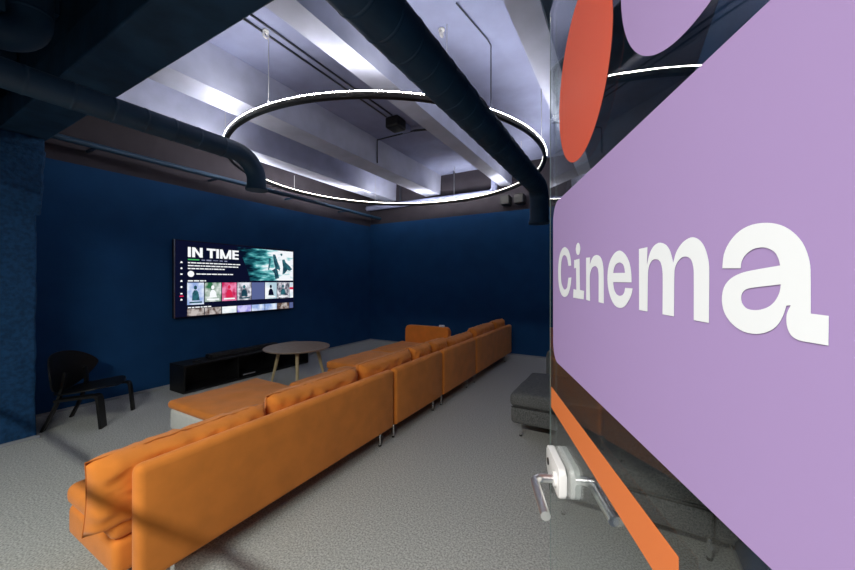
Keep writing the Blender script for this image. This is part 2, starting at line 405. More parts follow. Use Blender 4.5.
# conduits on the slab between the ribs, with a junction box
for x, lab in ((-2.985, 'left'), (-2.885, 'right')):
    o = obj('conduit', tube([(x, 1.11, ZS-.012), (x, 4.05, ZS-.012)], .010, 8), M['black_cable'], loc=(x, 1.11, ZS), smooth=True)
    tag(o, 'thin dark conduit on the ceiling slab, %s one of the pair' % lab, 'cable', 'twin conduits on the ceiling')
t = thing('junction_box', 'small dark and pale junction box on the ceiling behind the ring lamp', 'junction box', (-2.91, 4.2, ZS))
obj('housing', soft_box(-3.02, -2.80, 4.06, 4.30, ZS-.16, ZS-.001, .03), M['black'], t, smooth=True)
obj('cover', box(-2.98, -2.84, 4.32, 4.48, ZS-.10, ZS-.001, .01), M['concrete'], t)
obj('branch_pipe', tube([(-2.86, 4.60, ZS-.03), (-3.575, 4.60, ZS-.03), (-3.575, 4.60, ZR+.02)], .012, 8), M['black_cable'], t)
obj('branch_pipe', tube([(-2.86, 4.60, ZS-.03), (-2.35, 4.75, ZS-.03)], .016, 8), M['black_cable'], t)
# ================================================================ ring lamp
RC, RR, RZ = (-3.085, 4.345), 2.212, 3.172
t = thing('ring_lamp', 'large thin glowing ring lamp hung from the ceiling on steel cables', 'ceiling lamp', (RC[0], RC[1], RZ))
def ring_profile(prof, n=160):
    bm = bmesh.new(); R = []
    for i in range(n):
        a = 2*PI*i/n; R.append([bm.verts.new((RC[0]+(RR+p)*math.cos(a), RC[1]+(RR+p)*math.sin(a), RZ+q)) for p, q in prof])
    m = len(prof)
    for i in range(n):
        A, B = R[i], R[(i+1) % n]
        for k in range(m): bm.faces.new((A[k], B[k], B[(k+1) % m], A[(k+1) % m]))
    return bm
obj('profile', ring_profile([(-.024, -.036), (.024, -.036), (.024, .010), (.010, .022), (-.010, .022), (-.024, .010)]), M['alu'], t, smooth='auto')
obj('outer_diffuser', ring_profile([(.0245, .0105), (.0265, .0125), (.0125, .0245), (.0105, .0225)]), M['led'], t, smooth='auto')
obj('inner_diffuser', ring_profile([(-.0235, .0115), (-.0135, .0205), (-.0150, .0225), (-.0250, .0135)]), M['led_soft'], t, smooth='auto')
for px_a, top in ((-87, ZS), (-119, ZS), (180, ZR), (135, ZS), (90, ZS), (45, ZS), (0, ZS), (-41.5, ZS)):
    a = math.radians(px_a); x = RC[0]+RR*math.cos(a); y = RC[1]+RR*math.sin(a)
    for (q0, q1) in ((-5.20, -4.81), (-4.0, -3.59), (-2.235, -1.96), (-.75, -.49)):
        if q0 < x < q1: top = ZR
    if x > -.47: top = 3.30
    obj('suspension_cable', tube([(x, y, RZ+.022), (x, y, top-.002)], .0045, 6), M['cable'], t)
    obj('cable_grip', tube([(x, y, RZ+.028), (x, y, RZ+.06)], .008, 8), M['cable'], t)

ring = t
# ceiling eye hooks
obj('power_cable', tube([(RC[0]+RR*math.cos(-.50), RC[1]+RR*math.sin(-.50), RZ+.02), (RC[0]+RR*math.cos(-.50), RC[1]+RR*math.sin(-.50), ZS-.05), (RC[0]+RR*math.cos(-.50)-.02, RC[1]+RR*math.sin(-.50)-.04, ZS-.012), (RC[0]+RR*math.cos(-.50)-.10, RC[1]+RR*math.sin(-.50)-.6, ZS-.012)], .006, 6), M['black_cable'], ring)
for (x, y, where) in ((-2.961, 2.10, 'between the twin conduits'), (-1.50, 2.91, 'beside the thick duct')):
    t = thing('ceiling_hook', 'small white eye hook screwed to the ceiling slab '+where, 'hook', (x, y, ZS), 'eye hooks on the ceiling')
    obj('plate', tube([(x, y, ZS-.012), (x, y, ZS)], .03, 14), M['white_metal'], t)
    obj('eye', tube(arc((x, y, ZS-.042), .026, 0, 2*PI*15/16, 15, (0, 1, 0), (0, 0, 1)), .010, 6, closed=True), M['white_metal'], t)

# ================================================================ orange sofa
PT = .085     # backrest thickness
SX = -1.88   # outer face of the backrests
def leg(par, x, y, h=.15, name='leg'):
    l = obj(name, tube([(x, y, .008), (x, y, h)], .010, 12), M['chrome'], par, smooth='auto')
    obj('foot_cap', tube([(x, y, 0), (x, y, .012)], .014, 12), M['rubber'], l)
def back_panel(par, y0, y1, z0=.12, z1=.665, m='orange', r=.055):
    o = obj('backrest', soft_box(SX-PT, SX, y0, y1, z0, z1, .038, step=.25), M[m], par, smooth=True)
    return o
def seat(par, x0, x1, y0, y1, sd, ztop=.415, zb=.14, m='orange', pad=None):
    obj('base', soft_box(x0, x1, y0, y1, zb, ztop-.11, .035, step=.12), M[pad or m], par, smooth=True)
    s = obj('seat_cushion', soft_box(x0-.012, x1, y0-.006, y1+.006, ztop-.112, ztop-.01, .04, crown=.018, wr=.012, seed=sd), M[m], par, smooth=True)
    return s
s1 = thing('sofa_section', 'nearest and longest orange sofa section, its open end toward the viewer', 'sofa', (-2.25, 1.6, 0), 'orange modular sofa')
seat(s1, -2.60, SX-.13, .66, 1.66, 1); 
obj('seat_cushion', soft_box(-2.612, SX-.13, 1.672, 2.49, .303, .405, .04, crown=.018, wr=.012, seed=2), M['orange'], s1, smooth=True)
obj('base', soft_box(-2.60, SX-.13, 1.67, 2.48, .14, .305, .035, step=.12), M['orange'], s1, smooth=True)
back_panel(s1, .70, 2.685)
for x, y in ((-1.93, .86), (-1.93, 2.52), (-2.5, .80), (-2.5, 2.40)): leg(s1, x, y, .15)
s2 = thing('sofa_section', 'single orange sofa section, second from the open end', 'sofa', (-2.5, 3.2, 0), 'orange modular sofa')
seat(s2, -3.14, SX-.13, 2.50, 3.40, 3); back_panel(s2, 2.705, 3.685)
for x, y in ((-1.93, 2.73), (-1.93, 3.52), (-3.04, 2.60), (-3.04, 3.3)): leg(s2, x, y, .15)
s3 = thing('sofa_section', 'orange sofa section with the long chaise seat, third from the open end', 'sofa', (-2.7, 4.3, 0), 'orange modular sofa')
seat(s3, -3.53, SX-.13, 3.42, 4.34, 4)
obj('seat_cushion', soft_box(-3.542, SX-.13, 4.352, 5.27, .303, .405, .04, crown=.018, wr=.012, seed=5), M['orange'], s3, smooth=True)
obj('base', soft_box(-3.53, SX-.13, 4.35, 5.26, .14, .305, .035, step=.12), M['orange'], s3, smooth=True)
back_panel(s3, 3.705, 4.755)
for x, y in ((-1.93, 3.73), (-1.93, 4.51), (-3.42, 3.52), (-3.42, 5.15)): leg(s3, x, y, .15)
s4 = thing('sofa_section', 'farthest orange sofa section by the back wall, with a low armrest', 'sofa', (-2.5, 5.9, 0), 'orange modular sofa')
seat(s4, -2.95, SX-.13, 5.42, 6.55, 6); back_panel(s4, 4.775, 6.61)
for x, y in ((-1.93, 4.80), (-1.93, 6.3), (-3.3, 5.4), (-2.85, 6.45)): leg(s4, x, y, .15)
ab = prism(rrect(-3.47, -2.60, .15, .70, .06, 6), 'y', 5.29, 5.40, bev=.025, seg=4)
obj('armrest', ab, M['orange'], s4, smooth='auto')
fs = thing('footstool', 'low orange topped footstool with a bare white side, in front of the sofa', 'footstool', (-3.1, 2.0, 0))
obj('base', soft_box(-3.65, -2.66, 1.60, 2.47, .13, .325, .03, step=.12), M['white_fabric'], fs, smooth=True)
obj('seat_cushion', soft_box(-3.665, -2.65, 1.585, 2.480, .325, .395, .032, crown=.012, wr=.010, seed=9), M['orange'], fs, smooth=True)
for x, y in ((-3.57, 1.70), (-2.75, 1.70), (-3.57, 2.4), (-2.75, 2.4)): leg(fs, x, y, .14)
# loose back cushions
CUS = [(.575, 1.44, .70, .37), (1.46, 2.33, .735, .30), (2.36, 3.18, .755, .22), (3.19, 3.60, .765, .22), (3.62, 4.02, .76, .2),
       (4.05, 4.93, .725, .2), (4.96, 5.92, .765, .16), (5.95, 6.52, .77, .14)]
WHERE = ['nearest orange back cushion, at the open end of the sofa', 'second orange back cushion from the open end', 'third orange back cushion from the open end, above the first panel gap',
         'fourth orange back cushion from the open end, narrow', 'fifth orange back cushion from the open end, narrow', 'third orange back cushion from the far end of the sofa',
         'next to last orange back cushion, near the back wall', 'last and farthest orange back cushion, against the back wall']
def place_cushion(i, y0, y1, zt, lean):
    zb = .365 if i == 0 else .428; H = zt-zb+.005; cy = (y0+y1)/2; cz = zb+H/2
    # face axes: local x = along the sofa, local y = up (leaning), local z = thickness
    up = Vector((math.sin(lean)*1.0, 0, math.cos(lean))); xa = Vector((0, 1, 0)); th_ = xa.cross(up)
    rot = Matrix((xa, up, th_)).transposed()
    cx = SX-PT-.100
    h = H/math.cos(lean)
    bm = pillow(cx, cy, cz, y1-y0, h, .20, rot, seed=i+1, wr=.015 if y1-y0 > .6 else .013)
    o = obj('back_cushion', bm, M['orange'], loc=(cx, cy, .42), smooth=True)
    tag(o, WHERE[i], 'cushion', 'loose back cushions of the orange sofa')
    obj('piping', seam_loop(cx, cy, cz, y1-y0, h, rot, seed=i+1, wr=.015 if y1-y0 > .6 else .013), M['orange_seam'], o)
for i, (y0, y1, zt, ln) in enumerate(CUS): place_cushion(i, y0, y1, zt, .10)
t = thing('remote_control', 'tiny white object lying on the far orange armrest', 'remote control', (-2.75, 5.345, .70))
obj('casing', box(-2.80, -2.70, 5.325, 5.365, .701, .735, .008), M['white_metal'], t)
obj('button', tube([(-2.75, 5.345, .735), (-2.75, 5.345, .738)], .008, 10), M['base'], t)

# ================================================================ grey seating along the right wall
def grey_section(label, x0, x1, y0, y1, sd, back=False, arm=False):
    t = thing('sofa_section', label, 'sofa', ((x0+x1)/2, (y0+y1)/2, 0), 'charcoal seating along the right wall')
    xs = x1-.085 if back else x1
    obj('base', soft_box(x0, xs, y0, y1, .14, .30, .03, step=.12), M['grey_fabric'], t, smooth=True)
    s = obj('seat_cushion', soft_box(x0-.012, xs, y0-.008, y1+.008, .302, .425, .04, crown=.02, wr=.012, seed=sd), M['grey_fabric'], t, smooth=True)
    obj('piping', tube([(x0+.01, y0-.008, .304), (xs-.02, y0-.008, .304)], .004, 6), M['grey_seam'], s)
    if back:
        obj('backrest', prism(rrect(y0, y1, .13, .67, .05, 6), 'x', x1-.083, x1, bev=.025, seg=4), M['grey_fabric'], t, smooth='auto')
    if arm:
        obj('armrest', prism(rrect(x0, xs, .14, .60, .06, 6), 'y', y0-.12, y0-.012, bev=.03, seg=4), M['grey_fabric'], t, smooth='auto')
    for x, y in ((x0+.08, y0+.07), (x1-.10, y0+.07), (x0+.08, y1-.08), (x1-.10, y1-.08)): leg(t, x, y, .15)
    return t
grey_section('charcoal grey sofa section nearest the glass door, its back to the right wall', -.42, .50, 2.30, 3.24, 11, back=True)
f2 = thing('footstool', 'charcoal grey footstool on chrome legs standing left of the glass door', 'footstool', (-.45, 3.7, 0))
obj('base', soft_box(-.945, .0, 3.28, 4.16, .14, .30, .03, step=.12), M['grey_fabric'], f2, smooth=True)
c2 = obj('seat_cushion', soft_box(-.957, .012, 3.272, 4.168, .302, .425, .04, crown=.02, wr=.012, seed=12), M['grey_fabric'], f2, smooth=True)
obj('piping', tube([(-.94, 3.272, .304), (0, 3.272, .304)], .004, 6), M['grey_seam'], c2)
for x, y in ((-.87, 3.36), (-.08, 3.36), (-.87, 4.08), (-.08, 4.08)): leg(f2, x, y, .15)
grey_section('far charcoal grey sofa section with an armrest, behind the grey footstool', -.88, .50, 4.80, 5.8, 13, back=True, arm=True)

# ================================================================ media bench and its things
t = thing('media_bench', 'long low black media bench with open compartments under the screen', 'media bench', (-5.23, 3.4, 0))
bx0, bx1, by0, by1, bh = -5.42, -5.05, 2.38, 4.45, .375
obj('top_board', box(bx0, bx1, by0, by1, bh-.022, bh, .003), M['black'], t)
obj('bottom_board', box(bx0, bx1, by0, by1, .0, .03, .003), M['black'], t)
obj('back_board', box(bx0, bx0+.01, by0+.02, by1-.02, .03, bh-.022), M['black'], t)
for k in range(2):
    yy = (by0, by1-.022)[k]; obj('side_board', box(bx0, bx1, yy, yy+.022, .03, bh-.022, .002), M['black'], t)
for yy in (3.12, 3.78): obj('divider', box(bx0+.01, bx1-.004, yy, yy+.02, .03, bh-.022), M['black'], t)
t = thing('soundbar', 'long black soundbar lying on the media bench', 'soundbar', (-5.25, 3.3, bh))
obj('cabinet', box(-5.30, -5.19, 2.78, 3.92, bh+.001, bh+.065, .012, 3), M['black'], t)
obj('grille', box(-5.192, -5.186, 2.82, 3.88, bh+.010, bh+.056), M['rubber'], t)
t = thing('media_puck', 'small round black device on the left end of the media bench', 'device', (-5.2, 2.68, bh))
obj('casing', tube([(-5.2, 2.62, bh+.001), (-5.2, 2.62, bh+.022)], .055, 24), M['black'], t, smooth='auto')
obj('status_light', tube([(-5.175, 2.62, bh+.022), (-5.175, 2.62, bh+.025)], .008, 10), M['chrome'], t)
t = thing('game_console', 'flat pale device inside the middle compartment of the bench', 'device', (-5.2, 3.3, .03))
obj('casing', box(-5.34, -5.10, 3.22, 3.44, .031, .075, .008), M['black'], t)
obj('front_strip', box(-5.101, -5.096, 3.23, 3.43, .048, .062), M['cable'], t)

# ================================================================ wall screen
t = thing('television', 'large wall mounted television showing a film menu', 'television', (XW+.03, 3.51, 1.53))
ty0, ty1, tz0, tz1 = 2.487, 4.536, .968, 2.095
TX = -5.545
obj('housing', box(XW+.028, TX-.002, ty0, ty1, tz0, tz1, .004), M['black'], t)
obj('wall_mount', box(XW+.001, XW+.028, 3.2, 3.8, 1.3, 1.8), M['black_cable'], t)
fr = prism(rrect(ty0, ty1, tz0, tz1, .004, 2), 'x', TX-.010, TX)
obj('bezel', box(TX-.002, TX+.006, ty0, ty0+.012, tz0, tz1), M['steel'], t)
sc = obj('screen', box(TX-.002, TX+.001, ty0+.012, ty1-.008, tz0+.010, tz1-.010), M['screen_dark'], t)
def sp(u, v): return (ty0+u*(ty1-ty0), tz1-v*(tz1-tz0))      # screen fractions to room metres
def flat(name, quads, m, d=.0005, lab=None):
    bm = bmesh.new()
    for q in quads:
        vs_ = [bm.verts.new((TX+.001+d, *sp(u, v))) for u, v in q]; bm.faces.new(vs_)
    return obj(name, bm, M[m], sc, label=lab)
def rq(u0, v0, u1, v1): return [(u0, v1), (u1, v1), (u1, v0), (u0, v0)]
# hero picture: generic teal scene with pale right side and two dark abstract figures
flat('hero_picture', [[(.56, .52), (.99, .52), (.99, .03), (.44, .03), (.50, .2), (.54, .38)]], 'scr_hero', .0004)
flat('hero_figure', [[(.775, .10), (.80, .10), (.825, .22), (.85, .32), (.845, .36), (.82, .33), (.84, .48), (.80, .50), (.79, .40), (.765, .36), (.80, .32), (.785, .22)],
                     [(.735, .16), (.755, .17), (.75, .28), (.735, .36), (.728, .34), (.735, .25)]], 'scr_figure', .0012)
flat('hero_figure', [[(.87, .18), (.895, .17), (.91, .22), (.955, .28), (.98, .33), (.95, .36), (.93, .34), (.90, .40), (.875, .42), (.88, .30)],
                     [(.85, .08), (.875, .075), (.87, .11), (.86, .12)]], 'scr_figure', .0012)
# title lettering IN TIME
def bar(x0, y0, x1, y1, wd):
    dx, dy = x1-x0, y1-y0; return [(x0-wd/2, y0), (x0+wd/2, y0), (x1+wd/2, y1), (x1-wd/2, y1)]
def title(u0, v0, h, ch):
    Q = []; u = u0; w = .020
    for c in ch:
        if c == ' ': u += .020; continue
        if c == 'I': Q.append(rq(u, v0, u+w, v0+h)); u += w+.008
        if c == 'N':
            W = .072; Q += [rq(u, v0, u+w, v0+h), rq(u+W-w, v0, u+W, v0+h), [(u+W-w, v0+h), (u+W, v0+h), (u+w, v0), (u, v0)]]; u += W+.008
        if c == 'T':
            W = .066; Q += [rq(u, v0, u+W, v0+.028), rq(u+W/2-w/2, v0+.028, u+W/2+w/2, v0+h)]; u += W+.004
        if c == 'M':
            W = .088; Q += [rq(u, v0, u+w, v0+h), rq(u+W-w, v0, u+W, v0+h), [(u+W/2-w*.55, v0+h), (u+W/2+w*.3, v0+h), (u+w, v0), (u, v0)], [(u+W/2-w*.3, v0+h), (u+W/2+w*.55, v0+h), (u+W, v0), (u+W-w, v0)]]; u += W+.008
        if c == 'E':
            W = .052; Q += [rq(u, v0, u+w, v0+h)]+[rq(u+w, v0+k, u+W, v0+k+.024) for k in (0, h/2-.012, h-.024)]; u += W+.008
    return Q
flat('title_text', title(.088, .085, .130, 'IN TIME'), 'scr_white', .0018)
flat('info_text', [rq(.088, .240, .165, .256)], 'scr_green', .0016)
def words(u0, u1, v, h, seed, gap=.006):
    rnd = random.Random(seed); Q = []; u = u0
    while u < u1-.01:
        L = min(u1-u, rnd.uniform(.012, .04)); Q.append(rq(u, v, u+L, v+h)); u += L+gap
    return Q
flat('info_text', [rq(.180, .242, .205, .254), rq(.215, .240, .250, .256), rq(.262, .244, .300, .251), rq(.312, .242, .335, .254), rq(.348, .242, .37, .256)], 'scr_grey', .0016)
flat('description_text', words(.088, .478, .282, .014, 1, .004)+words(.088, .465, .320, .014, 2, .004)+words(.088, .36, .358, .014, 3, .004), 'scr_white', .0016)
flat('round_badge', [[(.108+.022*math.cos(a*PI/10), .435-.040*math.sin(a*PI/10)) for a in range(20)]], 'scr_white', .0016)
flat('caption_text', words(.145, .43, .428, .014, 5, .004), 'scr_white', .0016)
flat('row_heading', words(.088, .212, .518, .016, 6), 'scr_white', .0016)
flat('row_heading', words(.088, .255, .868, .014, 7), 'scr_white', .0016)
# side menu icons
for k, v in enumerate((.285, .365, .44, .525, .605, .69, .765)):
    u = .047; s = .007
    if k % 3 == 0: q = [[(u-s, v+s*1.8), (u+s, v+s*1.8), (u+s, v), (u, v-s*1.8), (u-s, v)]]
    elif k % 3 == 1: q = [[(u+s*math.cos(a*PI/4), v-s*1.8*math.sin(a*PI/4)) for a in range(8)]]
    else: q = [rq(u-s, v-s*1.2, u+s, v+s*1.2)]
    flat('menu_icon', q, 'scr_white', .0016)
flat('menu_marker', [rq(.035, .715, .060, .730)], 'scr_red', .0014)
# two rows of poster tiles
U = [.084, .197, .203, .323, .330, .445, .452, .571, .575, .694, .699, .815, .820, .945]
tm = ['scr_sky', 'scr_foliage', 'scr_magenta', 'scr_mix', 'scr_blue', 'scr_pale', 'scr_mix']
sil = ['scr_figure', 'scr_white', 'scr_red', 'scr_figure', None, 'screen_dark', 'scr_figure']
for i in range(7):
    u0, u1 = U[2*i], U[2*i+1]; v0, v1 = .550, (.84 if i == 0 else .81)
    o = flat('poster_tile', [rq(u0, v0, u1, v1)], tm[i], .0010)
    if sil[i]:
        cx, wd = (u0+u1)/2, (u1-u0)
        bm = bmesh.new()
        body = [(cx-wd*.22, v1-.055), (cx+wd*.24, v1-.055), (cx+wd*.16, v0+.13), (cx+wd*.06, v0+.10), (cx-wd*.10, v0+.10), (cx-wd*.2, v0+.14)]
        head = [(cx-wd*.02+wd*.10*math.cos(a*PI/5), v0+.065-.028*math.sin(a*PI/5)) for a in range(10)]
        for q in (body, head): bm.faces.new([bm.verts.new((TX+.001+.0016, *sp(a, b_))) for a, b_ in q])
        obj('poster_figure', bm, M[sil[i]], sc)
        flat('poster_caption', [rq(u0+wd*.12, v1-.04, u1-wd*.12, v1-.02)], 'scr_white' if i not in (0, 3) else 'scr_figure', .0018)
flat('poster_tile', [rq(.950, .550, .990, .81)], 'scr_pale', .0010)
flat('poster_tile', [rq(.950, .89, .990, .985)], 'scr_blue', .0010)
flat('poster_patch', [rq(.952, .63, .990, .67)], 'scr_red', .0014)
tm2 = ['scr_brown', 'scr_brown', 'scr_pale', 'scr_violet', 'scr_sky', 'scr_sky', 'scr_brown']
for i in range(7):
    flat('poster_tile', [rq(U[2*i], .89, U[2*i+1], .985)], tm2[i], .0010)

# ================================================================ round coffee table
tx, ty, tz, tr_ = -4.12, 3.43, .55, .455
t = thing('coffee_table', 'round pale oak coffee table with three splayed legs beside the bench', 'coffee table', (tx, ty, 0))
obj('table_top', tube([(tx, ty, tz-.022), (tx, ty, tz-.014), (tx, ty, tz-.004), (tx, ty, tz)], tr_, 72, radii=[tr_-.015, tr_-.002, tr_, tr_-.004]), M['top_wood'], t, smooth='auto')
for ang in (-157, -40, 50):
    a = math.radians(ang); d = Vector((math.cos(a), math.sin(a), 0)); c0 = Vector((tx, ty, 0))
    obj('leg', tube([c0+d*.40, c0+d*.33+Vector((0, 0, .27)), c0+d*.27+Vector((0, 0, tz-.023))], .02, 14, radii=[.016, .022, .027]), M['pale_wood'], t, smooth='auto')

# ================================================================ black shell chair
R1, R2, F1, F2 = Vector((-5.03, 1.10, 0)), Vector((-5.31, 1.38, 0)), Vector((-4.64, 1.44, 0)), Vector((-4.97, 1.81, 0))
ctr = (R1+R2+F1+F2)/4
fwd = ((F1+F2)-(R1+R2)).normalized(); lat = Vector((-fwd.y, fwd.x, 0)); Zv = Vector((0, 0, 1))
t = thing('shell_chair', 'black low plywood shell chair by the column and the wall', 'chair', (ctr.x, ctr.y, 0))
def strip(pts, side, wid, thk, tap=None):
    """bent laminated strip: flat section wid x thk swept along pts"""
    bm = bmesh.new(); pts = [Vector(p) for p in pts]; R = []
    for i, p in enumerate(pts):
        tg = (pts[min(i+1, len(pts)-1)]-pts[max(i-1, 0)]).normalized(); nrm = tg.cross(side).normalized(); sd = nrm.cross(tg).normalized()
        w2 = (tap[i] if tap else wid)/2
        R.append([bm.verts.new(p+sd*a*w2+nrm*b_*thk/2) for a, b_ in ((-1, -1), (1, -1), (1, 1), (-1, 1))])
    for A, B in zip(R, R[1:]):
        for k in range(4): bm.faces.new((A[k], A[(k+1) % 4], B[(k+1) % 4], B[k]))
    bm.faces.new(R[0][::-1]); bm.faces.new(R[-1]); 
    return bm
def bez(ps, n=16):
    out = []
    for i in range(n+1):
        q = [Vector(p) for p in ps]; tt = i/n
        while len(q) > 1: q = [a.lerp(b_, tt) for a, b_ in zip(q, q[1:])]
        out.append(q[0])
    return out
for Rr, Ff in ((R1, F1), (R2, F2)):
    topF = Ff-fwd*.03+Zv*.33
    fr_ = [Ff]+bez([Ff-fwd*.025+Zv*.27, Ff-fwd*.033+Zv*.335, Ff-fwd*.04+Zv*.335, Ff-fwd*.10+Zv*.33], 8)+[Rr+fwd*.12+Zv*.30]
    obj('leg', strip(fr_, lat, .10 if Ff is F1 else .05, .024), M['black_wood'], t, smooth='auto')
    inner = (ctr-Rr); inner.z = 0; inn = lat*(1 if inner.dot(lat) > 0 else -1)
    obj('leg', strip(bez([Rr, Rr+fwd*.10+Zv*.22, Rr+fwd*.17+Zv*.38, Rr+fwd*.15+inn*.06+Zv*.56], 12), lat, .05, .022, tap=[.045]*13), M['black_wood'], t, smooth='auto')
# seat shell
def shell(fn, nu, nv, thk):
    bm = bmesh.new(); G = [[fn(i/nu*2-1, j/nv*2-1) for j in range(nv+1)] for i in range(nu+1)]; T_ = []; B_ = []
    for i in range(nu+1):
        ra, rb = [], []
        for j in range(nv+1):
            p = G[i][j]; du_ = G[min(i+1, nu)][j]-G[max(i-1, 0)][j]; dv = G[i][min(j+1, nv)]-G[i][max(j-1, 0)]
            n_ = du_.cross(dv); n_ = n_.normalized() if n_.length > 1e-9 else Zv
            ra.append(bm.verts.new(p+n_*thk/2)); rb.append(bm.verts.new(p-n_*thk/2))
        T_.append(ra); B_.append(rb)
    for i in range(nu):
        for j in range(nv):
            bm.faces.new((T_[i][j], T_[i+1][j], T_[i+1][j+1], T_[i][j+1])); bm.faces.new((B_[i][j], B_[i][j+1], B_[i+1][j+1], B_[i+1][j]))
    for i in range(nu):
        bm.faces.new((T_[i][0], B_[i][0], B_[i+1][0], T_[i+1][0])); bm.faces.new((T_[i][nv], T_[i+1][nv], B_[i+1][nv], B_[i][nv]))
    for j in range(nv):
        bm.faces.new((T_[0][j], T_[0][j+1], B_[0][j+1], B_[0][j])); bm.faces.new((T_[nu][j], B_[nu][j], B_[nu][j+1], T_[nu][j+1]))
    return bm
def seat_fn(u, v):
    # u across, v back to front; outline a rounded shield
    wdt = .30*(1-.30*max(0, -v)**1.5)*(1-.12*max(0, v)**4)*math.sqrt(max(.0001, 1-abs(v)**5*.75))
    return ctr+fwd*(.02+v*.25)+lat*(u*.92*wdt)+Zv*(.355+.025*u*u+.035*v-.03*max(0, v)**4+.01*v*v)
obj('seat', shell(seat_fn, 18, 16, .012), M['black_wood'], t, smooth='auto')
bc = (R1+R2)/2+fwd*.06-lat*.045
def back_fn(u, v):
    u = math.sin(u*PI/2)
    hw = .37*math.cos(u*PI/2*.0)     # half width
    top = .765-.10*abs(u)**2.2; bot = .36+.14*abs(u)**2
    zc = (top+bot)/2; hh = (top-bot)/2*math.sqrt(max(.03, 1-abs(u)**5))
    z = zc+v*hh
    return bc+lat*(u*hw)+fwd*(.13*u*u-.10*(z-.5)-.05*0)+Zv*z
obj('backrest', shell(back_fn, 24, 12, .012), M['black_wood'], t, smooth='auto')

# ================================================================ glass door with its vinyl signs
P1 = Vector((-.16180, .90862, 0)); DD = Vector((.37730, -.92609, 0)); NN = Vector((-.92609, -.37730, 0))   # NN points into the room on the left
dr = thing('door_1', '', '', tuple(P1)); del dr['label']; del dr['category']; struct(dr)
def dp(u, z, off=0): return P1+DD*u+NN*off+Vector((0, 0, z))
def dbox(u0, u1, z0, z1, o0, o1, bev=0):
    bm = box(u0, u1, o0, o1, z0, z1, bev)
    for v in bm.verts: v.co = dp(v.co.x, v.co.z, v.co.y)
    return bm
TG = .008   # glass thickness; its left face carries the signs (off = 0)
DW = .93
g = obj('glass_pane', dbox(0, DW, .01, 2.174, -TG, 0), M['glass'], dr)
obj('glass_edge', dbox(-.0012, -.0001, .01, 2.174, -.0022, 0), M['glass_edge'], g)
def sticker(name, pts, m, off, lab, holes=None, par=None, thk=.0004):
    bm = bmesh.new()
    if holes is None:
        prism(pts, 'y', off, off+thk, bm=bm)
    else:
        es = []
        for loop in [pts]+holes:
            vs_ = [bm.verts.new((p[0], off+thk, p[1])) for p in loop]
            es += [bm.edges.new((vs_[i], vs_[(i+1) % len(vs_)])) for i in range(len(vs_))]
        bmesh.ops.triangle_fill(bm, edges=es, use_beauty=True)
    for v in bm.verts: v.co = dp(v.co.x, v.co.z, v.co.y)
    return obj(name, bm, M[m], par or dr, label=lab)
def smoothpoly(pts, sharp=50, n=3):
    """round gentle turns of a traced outline, keep sharp corners"""
    out = []; N = len(pts)
    def ang(i):
        a, b_, c = [Vector(pts[k % N]) for k in (i-1, i, i+1)]; d1, d2 = (b_-a), (c-b_)
        return math.degrees(d1.angle(d2)) if d1.length > 1e-6 and d2.length > 1e-6 else 0
    cor = [ang(i) > sharp for i in range(N)]
    for i in range(N):
        p0, p1, p2, p3 = [Vector(pts[k % N]) for k in (i-1, i, i+1, i+2)]
        t1 = (p2-p0)*.5 if not cor[i] else (p2-p1); t2 = (p3-p1)*.5 if not cor[(i+1) % N] else (p2-p1)
        L = (p2-p1).length
        if t1.length > L: t1 = t1.normalized()*L
        if t2.length > L: t2 = t2.normalized()*L
        for k in range(n):
            s = k/n; h00 = 2*s**3-3*s**2+1; h10 = s**3-2*s**2+s; h01 = -2*s**3+3*s**2; h11 = s**3-s**2
            q = p1*h00+t1*h10+p2*h01+t2*h11; out.append((q.x, q.y))
    return out
band = obj_band = sticker('name_band', rrect(.037, .905, 1.313, 1.683, .045, 8, (0, 0, 1, 1)), 'purple', .0003, 'lilac rounded vinyl band on the glass door')
circ = lambda u, z, r: [(u+r*math.cos(2*PI*i/96), z+r*math.sin(2*PI*i/96)) for i in range(96)]
sticker('vinyl_disc', circ(.2454, 1.871, .1480), 'vinyl_red', .0003, 'vermilion red vinyl disc')
sticker('vinyl_disc', circ(.5699, 1.8753, .1488), 'purple', .0003, 'lilac vinyl disc')
sticker('vinyl_stripe', [(.0165, 1.189), (.5483, 1.189), (.5483, 1.2395), (.0165, 1.2395)], 'vinyl_orange', .0003, 'orange vinyl stripe below the lilac band')
